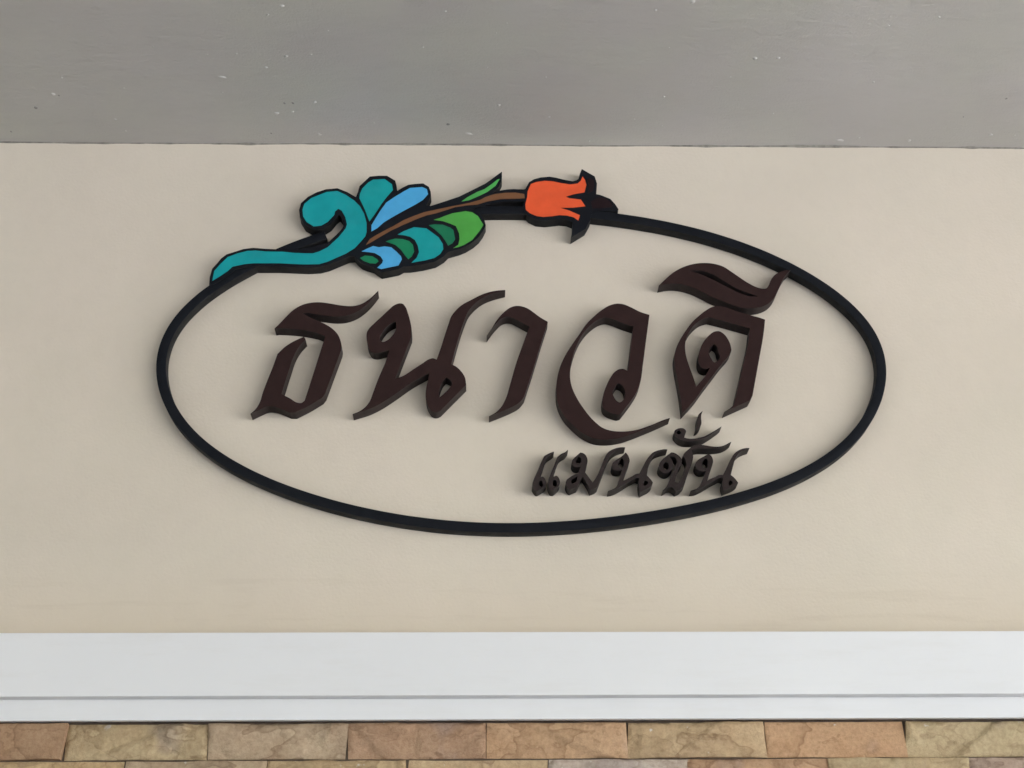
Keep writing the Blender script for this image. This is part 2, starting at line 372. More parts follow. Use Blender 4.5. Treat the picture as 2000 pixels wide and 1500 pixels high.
PLAN = {
 'board': [[(-450.6,152.4),(-450.7,165.3),(-448.2,180.1),(-441.6,189.3),(-436.2,197.8),(-428.7,204.9),(-415.0,210.0),(-404.2,214.3),(-389.6,216.5),(-373.5,215.1),(-357.4,214.2),(-343.8,213.9),(-326.6,213.9),(-309.4,216.2),(-298.5,219.1),(-291.2,222.0),(-285.1,224.1),(-279.0,224.6),(-264.8,240.5),(-256.6,251.7),(-254.8,258.2),(-258.0,269.1),(-262.6,275.7),(-267.4,270.5),(-275.6,258.1),(-286.4,250.1),(-300.0,248.4),(-314.7,257.6),(-322.3,271.0),(-324.2,283.4),(-321.8,295.9),(-311.7,307.5),(-298.3,316.0),(-284.7,321.3),(-267.2,323.2),(-251.8,316.3),(-238.2,307.4),(-235.4,317.1),(-233.3,327.5),(-225.4,336.6),(-218.1,344.9),(-204.2,346.5),(-191.5,346.5),(-178.6,337.6),(-176.5,329.4),(-174.9,319.0),(-166.9,325.0),(-158.2,330.2),(-148.1,331.8),(-135.4,332.9),(-126.5,326.7),(-123.5,317.8),(-122.8,311.1),(-126.1,302.9),(-129.9,293.3),(-123.4,291.9),(-102.1,300.1),(-79.5,309.1),(-59.3,321.1),(-39.1,333.2),(-29.5,341.2),(-21.9,348.0),(-13.2,355.4),(-13.5,339.8),(-18.8,327.0),(-28.1,316.5),(-14.4,321.0),(-5.5,322.6),(4.7,323.4),(19.9,322.7),(22.7,323.8),(26.3,331.0),(28.9,336.3),(36.6,341.6),(46.9,344.9),(60.9,346.5),(71.1,344.5),(81.2,341.5),(96.4,338.2),(102.8,340.2),(105.5,342.7),(108.3,352.6),(111.3,360.9),(121.1,354.2),(131.1,347.4),(134.3,333.9),(132.4,314.9),(138.9,313.4),(153.9,306.4),(161.1,296.8),(165.8,287.9),(164.4,284.3),(125.3,284.0),(121.6,268.3),(113.6,252.2),(91.3,236.9),(93.6,250.2),(94.5,264.5),(85.8,268.4),(74.5,269.8),(64.5,268.3),(51.9,266.8),(38.1,268.2),(26.9,274.7),(20.7,283.5),(19.6,295.2),(21.5,301.8),(4.5,300.8),(-15.7,299.8),(-37.2,295.2),(-53.5,290.1),(-59.2,285.6),(-47.9,280.5),(-40.3,266.6),(-38.5,257.9),(-42.8,247.7),(-49.0,237.5),(-57.7,228.8),(-68.9,220.9),(-78.8,216.1),(-95.4,210.7),(-102.2,202.9),(-114.4,194.3),(-132.8,189.2),(-152.4,185.6),(-162.3,185.3),(-169.5,180.6),(-181.7,177.7),(-195.1,174.7),(-202.0,179.5),(-207.7,184.2),(-217.7,187.4),(-225.2,190.7),(-232.2,197.3),(-236.7,203.0),(-244.7,202.5),(-262.8,193.6),(-274.8,187.6),(-288.1,183.6),(-306.4,182.4),(-349.4,184.3),(-386.2,184.2),(-399.5,182.8),(-413.9,178.8),(-420.7,171.1),(-431.0,162.6),(-443.7,153.5)]],
 'scroll': [[(-446.3,159.1),(-444.8,175.9),(-436.6,187.9),(-426.5,200.0),(-412.3,206.4),(-397.8,210.7),(-385.6,211.5),(-369.5,209.9),(-344.8,209.6),(-326.2,207.5),(-299.1,206.9),(-289.4,210.5),(-277.4,217.7),(-260.9,236.5),(-251.6,251.0),(-250.0,258.2),(-253.1,271.3),(-259.2,283.0),(-264.3,285.9),(-269.1,281.5),(-270.1,274.9),(-279.5,262.4),(-289.1,255.9),(-300.3,254.3),(-311.9,262.3),(-317.4,272.4),(-318.9,284.1),(-316.7,294.4),(-306.6,304.8),(-294.3,310.8),(-283.2,316.1),(-266.9,317.7),(-254.1,311.1),(-240.5,300.8),(-231.3,290.5),(-224.6,277.3),(-220.2,261.3),(-219.7,245.3),(-221.3,237.4),(-227.8,228.0),(-236.6,216.5),(-249.2,207.2),(-261.3,200.7),(-276.3,192.8),(-288.4,188.5),(-306.7,187.8),(-325.2,188.4),(-349.8,189.7),(-386.5,189.5),(-401.1,188.0),(-418.0,183.7),(-424.7,176.0),(-433.9,168.2)]],
 'petal_teal': [[(-216.0,263.5),(-223.6,284.7),(-232.8,305.3),(-232.1,313.4),(-228.7,323.1),(-220.2,333.6),(-212.8,338.9),(-195.1,340.1),(-183.5,330.8),(-181.7,320.4),(-190.4,308.5),(-197.6,296.6),(-207.1,278.9)]],
 'petal_blue': [[(-212.3,246.1),(-212.6,257.0),(-209.1,264.3),(-199.7,283.3),(-191.4,297.4),(-177.8,308.5),(-165.4,317.5),(-155.5,324.0),(-136.6,325.9),(-129.5,322.2),(-127.5,313.3),(-134.9,302.9),(-146.0,294.7),(-164.6,282.8),(-184.3,269.5),(-194.1,262.2),(-203.7,251.9)]],
 'stem': [[(-219.5,223.0),(-214.3,232.4),(-204.6,239.6),(-188.7,249.9),(-178.9,255.7),(-164.2,266.0),(-149.4,273.4),(-132.0,280.8),(-114.5,285.3),(-90.7,291.3),(-64.3,297.4),(-46.6,303.4),(-39.1,308.2),(-33.4,310.5),(-23.3,314.0),(-8.1,316.1),(7.1,316.7),(21.0,314.2),(21.6,306.4),(4.5,305.5),(-15.7,304.7),(-37.2,300.1),(-51.0,294.8),(-69.3,292.9),(-85.6,289.9),(-96.9,285.4),(-114.4,278.7),(-129.4,274.9),(-145.5,267.5),(-164.0,258.0),(-182.4,247.7),(-198.3,236.8),(-210.4,228.1),(-219.5,222.3)]],
 'leaf_up': [[(-75.6,300.2),(-66.9,307.7),(-51.7,317.5),(-40.3,322.7),(-29.6,331.6),(-20.6,340.0),(-17.1,341.2),(-23.2,329.2),(-35.9,317.9),(-47.3,311.2),(-56.1,306.7),(-64.3,302.5)]],
 'leaf_green': [[(-118.0,267.0),(-109.2,269.9),(-101.8,273.6),(-89.3,278.8),(-69.2,282.6),(-59.2,280.4),(-50.4,273.9),(-42.2,258.6),(-47.8,247.7),(-59.0,231.7),(-71.4,223.0),(-81.3,218.7),(-87.5,217.2),(-80.1,223.0),(-78.3,233.1),(-79.0,243.2),(-84.1,256.2),(-92.9,260.5),(-104.2,264.8)]],
 'leaf_dark1': [[(-125.3,257.4),(-116.6,258.9),(-104.1,258.3),(-92.8,253.3),(-87.8,248.9),(-85.1,233.0),(-88.8,225.8),(-95.6,221.5),(-100.0,230.1),(-106.4,240.1),(-116.5,250.2)]],
 'leaf_teal': [[(-172.3,240.5),(-163.7,246.4),(-147.7,253.7),(-129.0,251.6),(-120.1,244.4),(-110.0,235.8),(-103.7,224.3),(-102.9,215.7),(-107.2,207.1),(-115.7,200.0),(-130.5,195.6),(-150.1,191.6),(-142.9,199.8),(-139.4,209.8),(-141.4,221.3),(-146.0,231.3),(-153.6,237.0),(-163.6,239.6)]],
 'leaf_dark2': [[(-190.0,228.2),(-183.2,231.1),(-175.8,233.3),(-164.6,232.6),(-154.6,229.1),(-148.9,222.7),(-146.8,211.2),(-150.3,202.6),(-155.2,197.6),(-160.2,204.0),(-166.7,214.0),(-175.6,222.5)]],
 'leaf_blue': [[(-225.9,210.8),(-218.6,215.2),(-208.9,220.2),(-200.2,218.1),(-191.6,219.6),(-181.6,218.2),(-174.0,211.1),(-166.4,202.6),(-165.0,197.6),(-169.7,186.9),(-181.9,183.8),(-195.3,180.5),(-201.5,182.6),(-194.4,190.4),(-193.1,195.3),(-197.2,202.4),(-206.0,208.1),(-216.0,209.7)]],
 'leaf_dark3': [[(-227.9,199.4),(-220.7,203.5),(-209.6,202.4),(-202.0,197.4),(-200.0,193.9),(-204.2,189.6),(-212.8,190.3),(-222.8,194.5)]],
 'tulip': [[(31.4,332.5),(40.4,336.3),(53.1,338.4),(65.8,337.5),(78.5,334.3),(92.4,332.1),(103.9,333.7),(109.2,339.0),(112.0,346.9),(115.6,340.5),(117.5,331.5),(114.3,317.8),(97.1,314.2),(84.9,309.7),(90.5,306.8),(108.2,304.6),(114.8,292.5),(95.2,289.8),(75.6,289.7),(90.0,284.6),(101.2,278.8),(105.9,276.3),(103.4,267.0),(96.0,272.9),(86.0,275.7),(74.7,276.4),(64.6,274.6),(49.5,273.0),(39.4,274.7),(29.4,279.4),(23.2,285.7),(22.3,295.3),(25.4,308.6),(26.2,319.0)]],
 'petal_maroon': [[(123.5,301.0),(133.7,308.1),(143.8,307.8),(152.4,301.9),(157.0,293.8),(153.3,290.4),(140.6,289.3),(125.4,288.8)]],
 'petal_curl': [[(118.8,342.1),(124.0,344.4),(129.0,340.3),(129.9,330.1),(126.7,320.4),(119.9,315.9),(121.7,330.1)]],
 'tho': [[(-348.6,78.2,1),(-341.3,86.9),(-332.5,98.1),(-322.3,109.6),(-309.2,118.1),(-295.8,121.7),(-282.2,122.1),(-267.1,119.8),(-250.6,116.8),(-232.9,116.4),(-222.1,120.0),(-211.5,127.8),(-198.6,141.9,1),(-205.5,130.9),(-215.5,118.3),(-230.1,105.9),(-246.1,99.4),(-259.6,98.2),(-275.9,99.9),(-292.1,102.6),(-302.4,104.8),(-309.5,103.5,1),(-297.2,96.6),(-286.1,91.3),(-275.0,86.0),(-263.9,78.4),(-255.3,68.6),(-250.8,58.0),(-249.1,49.0),(-249.5,43.0,1),(-269.7,-27.3,1),(-273.6,-33.2,1),(-292.7,-46.3),(-310.6,-56.5,1),(-318.5,-56.5,1),(-327.9,-52.2),(-341.3,-47.4),(-351.6,-47.0),(-361.8,-51.8),(-374.4,-58.6,1),(-367.7,-51.4),(-362.5,-41.5),(-358.9,-25.3),(-354.1,-7.7),(-347.5,14.4),(-341.6,36.8,1),(-330.9,48.8),(-318.0,58.1),(-304.7,65.0,1),(-302.1,60.6,1),(-310.2,50.3),(-316.3,38.3),(-323.4,11.5),(-332.1,-27.4,1),(-319.5,-34.2),(-308.6,-40.9),(-302.6,-41.4),(-298.2,-37.5,1),(-291.7,-10.5),(-285.1,17.5),(-273.8,65.5,1),(-282.4,70.0),(-293.6,73.3),(-306.9,76.0),(-325.9,78.1),(-344.2,79.2,1)]],
 'no': [[(-166.1,121.0),(-174.2,117.9),(-182.1,110.1),(-192.7,98.5),(-203.2,87.0),(-209.7,79.4),(-212.8,73.3),(-213.1,62.7),(-211.7,53.6),(-209.2,46.4),(-204.6,40.4),(-199.2,38.9),(-187.2,41.6),(-179.6,43.9,1),(-181.4,35.7),(-185.0,22.2),(-189.9,8.9),(-196.0,-8.9),(-200.8,-25.0),(-205.6,-39.5),(-211.9,-48.2),(-219.6,-54.3),(-228.9,-58.7,1),(-218.2,-55.2),(-207.8,-51.6),(-192.3,-43.6),(-171.6,-29.0),(-145.5,-8.5),(-120.5,7.2,1),(-121.7,-2.8),(-124.1,-14.6),(-125.2,-26.3),(-124.0,-37.9),(-121.6,-45.2),(-116.9,-53.1,1),(-112.2,-55.3),(-108.3,-55.3),(-103.7,-53.1,1),(-66.9,-12.0,1),(-68.6,-0.5),(-75.1,10.6),(-81.8,17.3),(-88.8,21.0,1),(-81.7,51.7),(-75.2,76.8),(-69.9,94.3),(-64.5,108.2),(-56.3,119.5),(-45.4,129.5),(-30.3,137.4),(-15.6,142.1),(-9.4,144.0,1),(-17.0,143.7),(-29.3,141.7),(-44.5,136.2),(-60.9,126.8),(-74.5,118.2),(-84.0,108.1),(-89.4,99.7),(-93.3,87.4),(-98.5,69.1),(-103.7,49.4),(-110.1,28.4,1),(-115.5,30.6),(-120.9,29.1),(-131.4,21.6),(-144.6,11.9),(-157.7,2.3),(-169.9,-2.9,1),(-158.5,32.7),(-147.5,66.6,1),(-147.3,73.5),(-148.2,82.6),(-149.7,90.2),(-153.4,104.0),(-157.7,115.6),(-162.0,120.5)],[(-171.4,90.9,1),(-177.4,87.9),(-185.4,81.0),(-190.8,72.6),(-193.7,65.0),(-193.2,59.7),(-190.1,57.1),(-183.4,59.4),(-176.8,65.8),(-171.9,74.2),(-170.6,84.1)],[(-96.4,-0.5,1),(-101.0,-6.4),(-104.2,-14.5),(-106.0,-24.8),(-105.5,-32.5,1),(-98.7,-26.2),(-92.2,-18.9),(-86.3,-10.1,1),(-90.3,-3.9)]],
 'sara_aa': [[(-37.3,67.6,1),(-30.0,79.1),(-22.5,92.7),(-11.8,106.4),(-1.1,115.0),(6.5,117.3),(14.1,116.8),(23.2,113.4),(32.2,106.6),(41.2,98.9),(53.2,90.9,1),(43.6,59.1),(28.6,7.4),(16.7,-31.0,1),(10.2,-39.6),(-3.8,-48.4),(-18.6,-55.3),(-34.0,-61.8,1),(-25.9,-56.9),(-17.1,-48.1),(-9.6,-33.5),(-3.6,-12.4),(5.6,22.2),(14.9,50.6),(25.8,83.0,1),(19.8,86.4),(7.8,93.7),(-0.5,98.2),(-7.3,99.1),(-14.9,96.5),(-22.5,88.8),(-30.1,78.8)]],
 'wo': [[(204.4,102.9,1),(190.5,108.0),(177.1,115.7),(166.6,120.5),(157.5,121.7),(146.7,119.0),(134.3,111.2),(121.7,100.0),(110.7,88.0),(99.6,71.0),(88.6,54.1),(77.7,35.7),(68.2,12.4),(64.9,-2.4),(63.4,-22.0),(64.2,-35.5),(67.4,-47.6),(74.8,-62.1),(86.3,-75.9),(101.0,-88.8),(115.4,-95.9),(131.4,-97.8),(152.0,-95.1),(174.2,-87.4),(196.7,-77.7),(216.3,-68.6),(225.8,-63.9,1),(216.4,-67.1),(196.8,-75.8),(174.4,-83.3),(156.8,-85.4),(142.1,-84.3),(129.1,-79.9),(116.3,-68.7),(102.2,-49.5),(92.3,-31.7),(86.1,-15.4),(83.9,-0.7),(85.0,15.8),(89.7,37.4),(97.8,59.2),(107.3,75.3),(118.3,87.4),(129.1,95.3),(138.7,98.4),(148.9,95.9),(163.8,89.1),(179.5,83.2,1),(174.3,51.0),(170.2,24.3),(167.8,10.7,1),(162.3,13.8),(156.3,13.5),(148.6,8.5),(142.3,-0.6),(135.9,-13.7),(130.9,-28.4),(129.0,-39.7),(130.9,-48.6),(135.9,-53.5),(143.2,-56.7),(151.2,-58.7),(155.7,-57.1,1),(174.8,-30.7),(181.3,-19.3),(184.6,-11.1),(191.1,22.7),(197.4,61.2)],[(153.1,-9.6),(147.6,-16.9),(144.7,-23.5),(146.4,-30.8),(149.9,-36.8),(154.2,-39.7),(160.3,-34.8),(162.9,-25.9),(162.4,-18.6),(158.2,-12.0)]],
 'do': [[(376.1,95.5,1),(366.3,99.3),(356.5,102.1),(346.7,105.4),(333.5,109.5),(322.1,114.8),(310.5,117.6),(300.4,117.0),(289.9,111.3),(279.3,102.7),(266.8,90.5),(256.2,75.8),(246.3,59.6),(240.2,45.7),(237.5,32.8),(237.9,17.3),(240.1,-1.8),(242.0,-19.8),(243.5,-39.5),(244.2,-56.4,1),(264.1,-34.1),(278.4,-14.4),(292.8,4.7),(307.3,23.8),(318.2,36.7),(321.9,43.2),(321.7,51.5),(318.4,62.6),(312.4,71.9),(306.0,76.0),(299.2,75.2),(290.8,69.0),(281.0,56.9),(275.6,44.9),(272.9,32.9),(272.9,22.8),(276.3,16.4),(282.7,14.1),(289.0,16.5,1),(277.6,-1.7),(266.6,-14.4,1),(263.0,1.9),(257.6,21.9),(254.5,38.4),(254.5,53.1),(256.9,64.3),(262.6,76.4),(271.6,87.7),(282.2,95.8),(291.6,99.0,1),(305.6,95.3),(330.2,87.8),(352.3,80.4,1),(347.5,55.3),(337.0,18.4),(327.1,-16.1),(319.2,-43.3,1),(312.8,-49.2),(304.4,-54.5,1),(318.6,-47.7),(328.7,-42.9),(343.1,-36.1,1),(347.5,-28.6,1),(352.8,-7.0),(362.6,33.1),(371.5,70.2)],[(297.0,55.1,1),(290.7,47.7),(288.6,40.3),(291.3,31.1),(295.8,24.7),(301.0,27.5),(304.6,33.0),(302.8,42.2),(300.9,51.4)]],
 'sara_ii': [[(220.8,152.6,1),(230.5,162.7),(243.0,174.4),(258.9,184.2),(274.6,189.7),(291.8,191.7),(307.0,190.2),(320.4,185.4),(331.7,176.7),(344.5,166.1),(355.7,157.4),(367.1,150.7),(377.1,147.9),(382.5,148.5),(386.0,153.3),(390.2,162.4),(397.8,172.1),(408.6,178.0),(421.6,180.2,1),(415.4,174.1),(410.1,166.4),(405.0,156.7),(398.7,143.2),(390.8,129.7),(382.5,122.1),(372.0,117.3),(360.9,115.0),(349.0,114.3),(337.4,116.8),(326.0,121.3),(314.5,126.6),(301.4,132.3),(286.1,141.4),(269.7,150.0),(253.1,155.1),(236.2,155.8)],[(267.9,178.0,1),(285.8,178.5),(304.1,171.7),(320.3,160.2),(336.4,148.7),(352.8,141.1),(369.5,134.4,1),(355.7,134.9),(339.3,141.6),(323.0,150.6),(303.5,162.6),(285.4,172.0)]],
 'ae1': [[(58.2,-116.3,1),(52.2,-118.4),(47.9,-120.7),(44.4,-123.2),(42.5,-126.4),(40.0,-131.5),(37.0,-138.9),(34.0,-146.3),(31.2,-152.5),(28.5,-159.3),(26.9,-164.4),(26.6,-167.2),(27.6,-170.0),(29.6,-173.1),(32.7,-175.3),(36.4,-173.9),(40.7,-171.1),(44.4,-168.3),(46.3,-164.4),(45.6,-159.9),(43.9,-156.2),(41.2,-154.2),(37.5,-155.8,1),(39.0,-148.0),(42.2,-138.9),(44.0,-132.7),(46.0,-127.2),(49.2,-123.2),(54.3,-119.6)],[(35.6,-163.8),(37.2,-161.0),(39.6,-160.3),(41.5,-163.3),(41.8,-166.6),(40.2,-169.7),(37.1,-168.6)]],
 'ae2': [[(78.2,-113.2,1),(73.5,-117.2),(69.2,-119.2),(65.5,-121.8),(62.7,-124.7),(60.8,-129.2),(58.0,-136.6),(54.9,-144.6),(51.6,-152.5),(49.3,-159.3),(48.4,-164.9),(49.1,-169.4),(52.5,-174.6),(55.9,-174.9),(60.2,-171.7),(64.2,-167.2),(65.6,-162.7),(64.9,-158.2),(63.2,-154.8),(61.1,-153.0),(56.3,-154.7,1),(58.2,-144.6),(61.6,-134.4),(63.4,-129.2),(65.7,-124.8),(69.2,-121.9),(73.5,-119.3)],[(56.2,-160.2),(58.8,-159.3),(61.2,-162.1),(61.6,-166.1),(59.7,-169.2),(56.5,-168.6),(55.3,-164.4)]],
 'mo': [[(95.4,-117.6,1),(98.9,-118.3),(102.3,-120.8),(104.5,-124.8),(105.4,-129.8),(104.8,-134.2),(103.2,-139.8),(101.2,-147.5,1),(104.8,-152.8),(108.1,-158.0),(111.4,-162.9,1),(115.0,-158.0),(118.7,-151.5),(121.8,-144.7),(125.6,-135.4),(128.8,-127.3),(131.9,-121.1),(136.2,-116.0),(142.7,-112.3),(149.2,-110.1),(155.1,-109.4),(159.4,-109.9,1),(153.2,-111.4),(147.3,-113.8),(141.6,-117.6),(136.8,-123.1),(133.6,-129.8),(131.2,-136.0),(125.5,-150.3),(121.2,-161.4),(118.4,-168.8,1),(115.1,-171.8,1),(107.9,-174.8,1),(106.0,-169.4),(102.5,-162.0),(97.8,-154.0,1),(94.8,-158.3),(91.8,-164.5),(89.3,-169.5,1),(79.2,-174.0,1),(76.6,-171.9),(74.7,-168.8),(73.6,-165.1),(74.0,-161.4),(75.5,-158.3,1),(80.5,-154.6),(85.8,-151.2),(91.6,-149.1,1),(93.2,-143.5),(96.0,-137.9,1),(91.9,-139.9),(87.2,-139.8),(84.1,-137.0),(82.9,-133.6),(83.5,-129.8),(85.9,-126.4),(90.6,-122.0)],[(92.9,-123.9),(90.2,-126.1),(88.7,-129.8),(89.7,-133.6),(93.2,-134.2),(95.8,-132.3),(96.3,-128.0),(95.2,-124.8)],[(90.5,-153.5,1),(85.7,-155.8),(81.4,-159.1),(81.6,-163.4),(84.4,-164.5),(87.9,-162.0)]],
 'no_small': [[(159.8,-117.4,1),(162.6,-120.9),(164.5,-125.6),(165.1,-129.9),(163.8,-134.3),(160.8,-141.8),(158.2,-148.6),(155.9,-155.4),(154.0,-160.8,1),(160.2,-157.5),(168.5,-152.8),(173.8,-149.8),(177.9,-149.2,1),(181.0,-143.6),(184.5,-136.8),(187.4,-131.2),(190.6,-126.2),(194.0,-122.1),(198.2,-117.7),(203.9,-114.9),(209.8,-113.3),(215.7,-112.3),(219.5,-112.6,1),(213.3,-114.2),(208.0,-115.8),(202.6,-118.1),(198.6,-121.8),(195.8,-126.7),(193.1,-133.0),(190.7,-140.5),(188.4,-152.0,1),(191.5,-155.7),(194.4,-159.4),(196.3,-162.8,1),(195.6,-165.2),(178.3,-177.6,1),(176.9,-172.6),(176.5,-165.8),(177.3,-156.6,1),(173.5,-155.7),(168.2,-158.1),(160.0,-162.8),(152.2,-168.0),(144.0,-172.7),(138.2,-174.9),(132.7,-175.8,1),(138.2,-173.5),(142.9,-170.8),(145.7,-167.1),(147.6,-162.2),(149.6,-156.0),(151.5,-149.8),(153.8,-143.7,1),(149.7,-145.0),(145.6,-145.2),(141.9,-143.9),(139.7,-140.5),(139.6,-136.2),(142.1,-131.8),(146.3,-128.7),(151.6,-125.3),(156.5,-120.9)],[(154.5,-125.9),(150.9,-128.7),(148.8,-132.4),(148.9,-138.0),(151.6,-141.0),(155.1,-140.4),(156.7,-136.8),(156.9,-131.8),(155.9,-127.4)],[(185.5,-159.7),(183.0,-162.8),(182.9,-166.1),(185.1,-167.8),(188.1,-165.8),(189.9,-163.4),(188.3,-160.9)]],
 'cho': [[(224.7,-117.3,1),(228.9,-117.9),(233.0,-120.5),(237.1,-124.5),(239.2,-129.1),(238.7,-133.7),(234.8,-141.1),(232.0,-147.9),(229.5,-154.7),(227.3,-161.5,1),(232.2,-163.5,1),(236.9,-155.8),(239.9,-149.0),(243.0,-141.1),(245.1,-135.4),(245.0,-130.8),(243.6,-126.8),(240.5,-123.4,1),(242.7,-119.0),(246.7,-115.0),(250.7,-111.6),(253.9,-108.8),(259.1,-106.4),(267.4,-105.6),(276.0,-106.8),(283.6,-108.2),(291.2,-108.6),(296.9,-107.8),(303.2,-105.3),(307.3,-102.9),(311.7,-100.8,1),(307.4,-104.4),(303.6,-106.8),(297.8,-109.3),(291.1,-110.5),(283.4,-111.2),(273.2,-111.2),(262.9,-111.3),(254.3,-113.1,1),(255.3,-118.7),(255.5,-123.9),(254.1,-130.2),(250.9,-139.4),(246.8,-149.0),(243.0,-159.2),(240.2,-166.6),(237.6,-169.9),(234.3,-173.3,1),(228.3,-175.8,1),(224.8,-172.2),(220.7,-169.9),(216.4,-171.1),(209.6,-175.0,1),(214.4,-170.0),(217.3,-164.9),(219.7,-160.4),(222.7,-153.0),(225.8,-145.6),(229.3,-137.7),(231.9,-132.5),(231.8,-128.2),(228.6,-124.2),(221.1,-123.3,1),(224.1,-127.7),(226.0,-131.4),(226.6,-135.1),(225.9,-139.4),(223.5,-143.6),(219.6,-147.5),(215.5,-148.9),(210.8,-147.6),(207.4,-144.5),(205.7,-140.5),(206.5,-135.4),(209.6,-130.3),(213.0,-126.5),(218.6,-121.9)],[(215.3,-132.5),(212.5,-135.4),(212.3,-139.4),(214.7,-143.4),(217.9,-143.4),(220.2,-139.9),(220.0,-135.4),(218.0,-132.8)]],
 'han_akat': [[(240.7,-79.7),(244.6,-80.3),(247.1,-82.7),(247.7,-85.5),(246.1,-88.6),(244.5,-94.3,1),(248.5,-95.5),(256.2,-96.1),(263.9,-95.2),(271.8,-93.0),(279.7,-89.1),(287.8,-84.3),(293.1,-81.0),(299.4,-76.7,1),(294.7,-81.0),(290.3,-84.3),(282.2,-90.2),(270.5,-96.9),(261.1,-99.6),(250.8,-100.2),(243.2,-99.3),(237.2,-96.6),(233.1,-92.5),(230.8,-88.0),(231.2,-84.1),(235.0,-81.1)],[(235.9,-83.3),(233.5,-85.5),(234.1,-88.3),(237.1,-89.1),(240.3,-87.7),(240.9,-85.5),(239.0,-83.6)]],
 'mai_ek': [[(273.6,-52.9,1),(269.5,-56.1),(267.0,-58.9),(265.6,-63.1),(264.6,-69.3),(263.6,-76.0),(261.4,-82.6,1),(265.3,-81.0),(268.4,-77.4),(270.2,-73.8),(270.7,-70.4),(270.6,-64.8),(271.2,-59.2)]],
 'no_last': [[(278.0,-120.0,1),(280.8,-121.9),(282.7,-125.8),(283.3,-131.4),(282.2,-135.8),(279.0,-144.5),(276.2,-151.9),(273.0,-160.3,1),(278.1,-157.5),(284.1,-154.9),(289.5,-152.0),(295.9,-151.6,1),(299.9,-144.5),(303.3,-137.6),(306.7,-130.8),(309.9,-125.7),(312.9,-121.0),(316.7,-117.0),(322.0,-113.5),(327.4,-111.4),(332.7,-110.6),(336.8,-110.7,1),(330.8,-112.8),(324.7,-115.6),(319.7,-119.7),(316.2,-124.5),(314.4,-128.9),(311.4,-137.6),(307.0,-151.6,1),(310.2,-154.4),(313.4,-158.1),(316.6,-163.6,1),(313.9,-166.1),(295.7,-175.0,1),(294.5,-169.2),(294.5,-163.6),(296.4,-156.8,1),(292.7,-155.3),(286.4,-158.1),(274.4,-164.8),(264.2,-170.9),(256.4,-174.4),(248.8,-175.4,1),(256.9,-172.3),(261.8,-168.0),(264.4,-163.6),(266.8,-158.1),(268.8,-153.2),(272.5,-145.2,1),(268.4,-146.0),(264.4,-145.7),(260.5,-143.6),(258.1,-138.9),(258.2,-133.9),(261.3,-129.5),(265.6,-126.4),(270.5,-123.6),(274.7,-121.1)],[(273.8,-126.4),(270.2,-128.3),(267.8,-133.3),(268.3,-138.9),(271.6,-142.0),(274.7,-139.5),(275.9,-133.9),(275.4,-128.3)],[(305.7,-159.9),(303.2,-162.4),(302.7,-165.5),(304.6,-167.6),(307.6,-165.5),(309.0,-163.0),(307.4,-160.5)]],
}
NIBS = [(-686,-127.0,11),(-662,-168.0,6),(-577,-144.0,4),(-608,-64.0,6),(-599,-33.0,6),(-433,-133.0,4),(-427,-171.0,16),(-360,-194.0,6),(-328,-220.0,8),(-398,-226.0,5),(-440,-224.0,4),(-359,-81.0,12),(-334,-85.0,7),(-291,-225.0,4),(-298,-109.0,8),(-342,-312.0,6),(-320,-331.0,8),(-130,-242.0,5),(-96,-321.0,5),(-37,-196.0,4),(-19,-104.0,7),(-212,-57.0,4),(-66,-29.0,16),(-299,-25.0,9),(50,-175.0,4),(59,-76.0,7),(125,-13.0,5),(191,-72.0,6),(195,-328.0,6),(224,-246.0,4),(230,-129.0,5),(244,-346.0,9),(236,-55.0,4),(352,-223.0,8),(386,-224.0,8),(323,-179.0,4),(403,-88.0,5),(539,-169.0,4),(528,-298.0,5),(594,-317.0,6),(552,-25.0,5),(633,-19.0,9),(758,-37.0,8),(796,-36.0,5),(523,-17.0,20),(-10,-297.0,3),(-514,-241.0,3),(-262,-278.0,3)]
SPOTS = [(-97,-54.0,7),(-778,-28.0,5),(700,-83.0,3),(-344,-106.0,6),(-331,-106.0,6),(-374,-28.0,5),(-679,-123.0,4),(-283,-271.0,2),(751,-131.0,5),(-722,-92.0,9)]


# ------------------------------------------------------------------ setting
GROUND = -2.4
X0, X1 = -2.6, 2.6
o = obj('pavement', box_mesh('pavement', -90, 90, -120, 0.15, GROUND - 0.1, GROUND), MT['ground'])
tag(o, kind='structure')

def uneven_wall():
    """front sheet slightly out of true like hand-trowelled render, on a solid box"""
    bm = bmesh.new()
    box_bm(bm, -17.0, 6.0, 0.002, 0.15, GROUND, 0.4230)
    nx, nz = 160, 36
    zlo, zhi = -0.46, 0.4230
    grid = []
    for j in range(nz + 1):
        row = []
        for i in range(nx + 1):
            x = X0 + (X1 - X0) * i / nx
            z = zlo + (zhi - zlo) * j / nz
            d = noise.noise(Vector((x * 1.6, 3.3, z * 2.1))) * 0.0011 + noise.noise(Vector((x * 6, 8.1, z * 7))) * 0.00035
            if j in (0, nz): d = 0
            row.append(bm.verts.new((x, d * 0.8, z)))
        grid.append(row)
    for j in range(nz):
        for i in range(nx):
            f = bm.faces.new((grid[j][i], grid[j][i + 1], grid[j + 1][i + 1], grid[j + 1][i]))
            f.smooth = True
    me = bpy.data.meshes.new('wall')
    bm.to_mesh(me)
    bm.free()
    return me
wall = obj('wall', uneven_wall(), MT['wall'])
tag(wall, 'cream painted rendered wall behind the oval sign', 'wall')

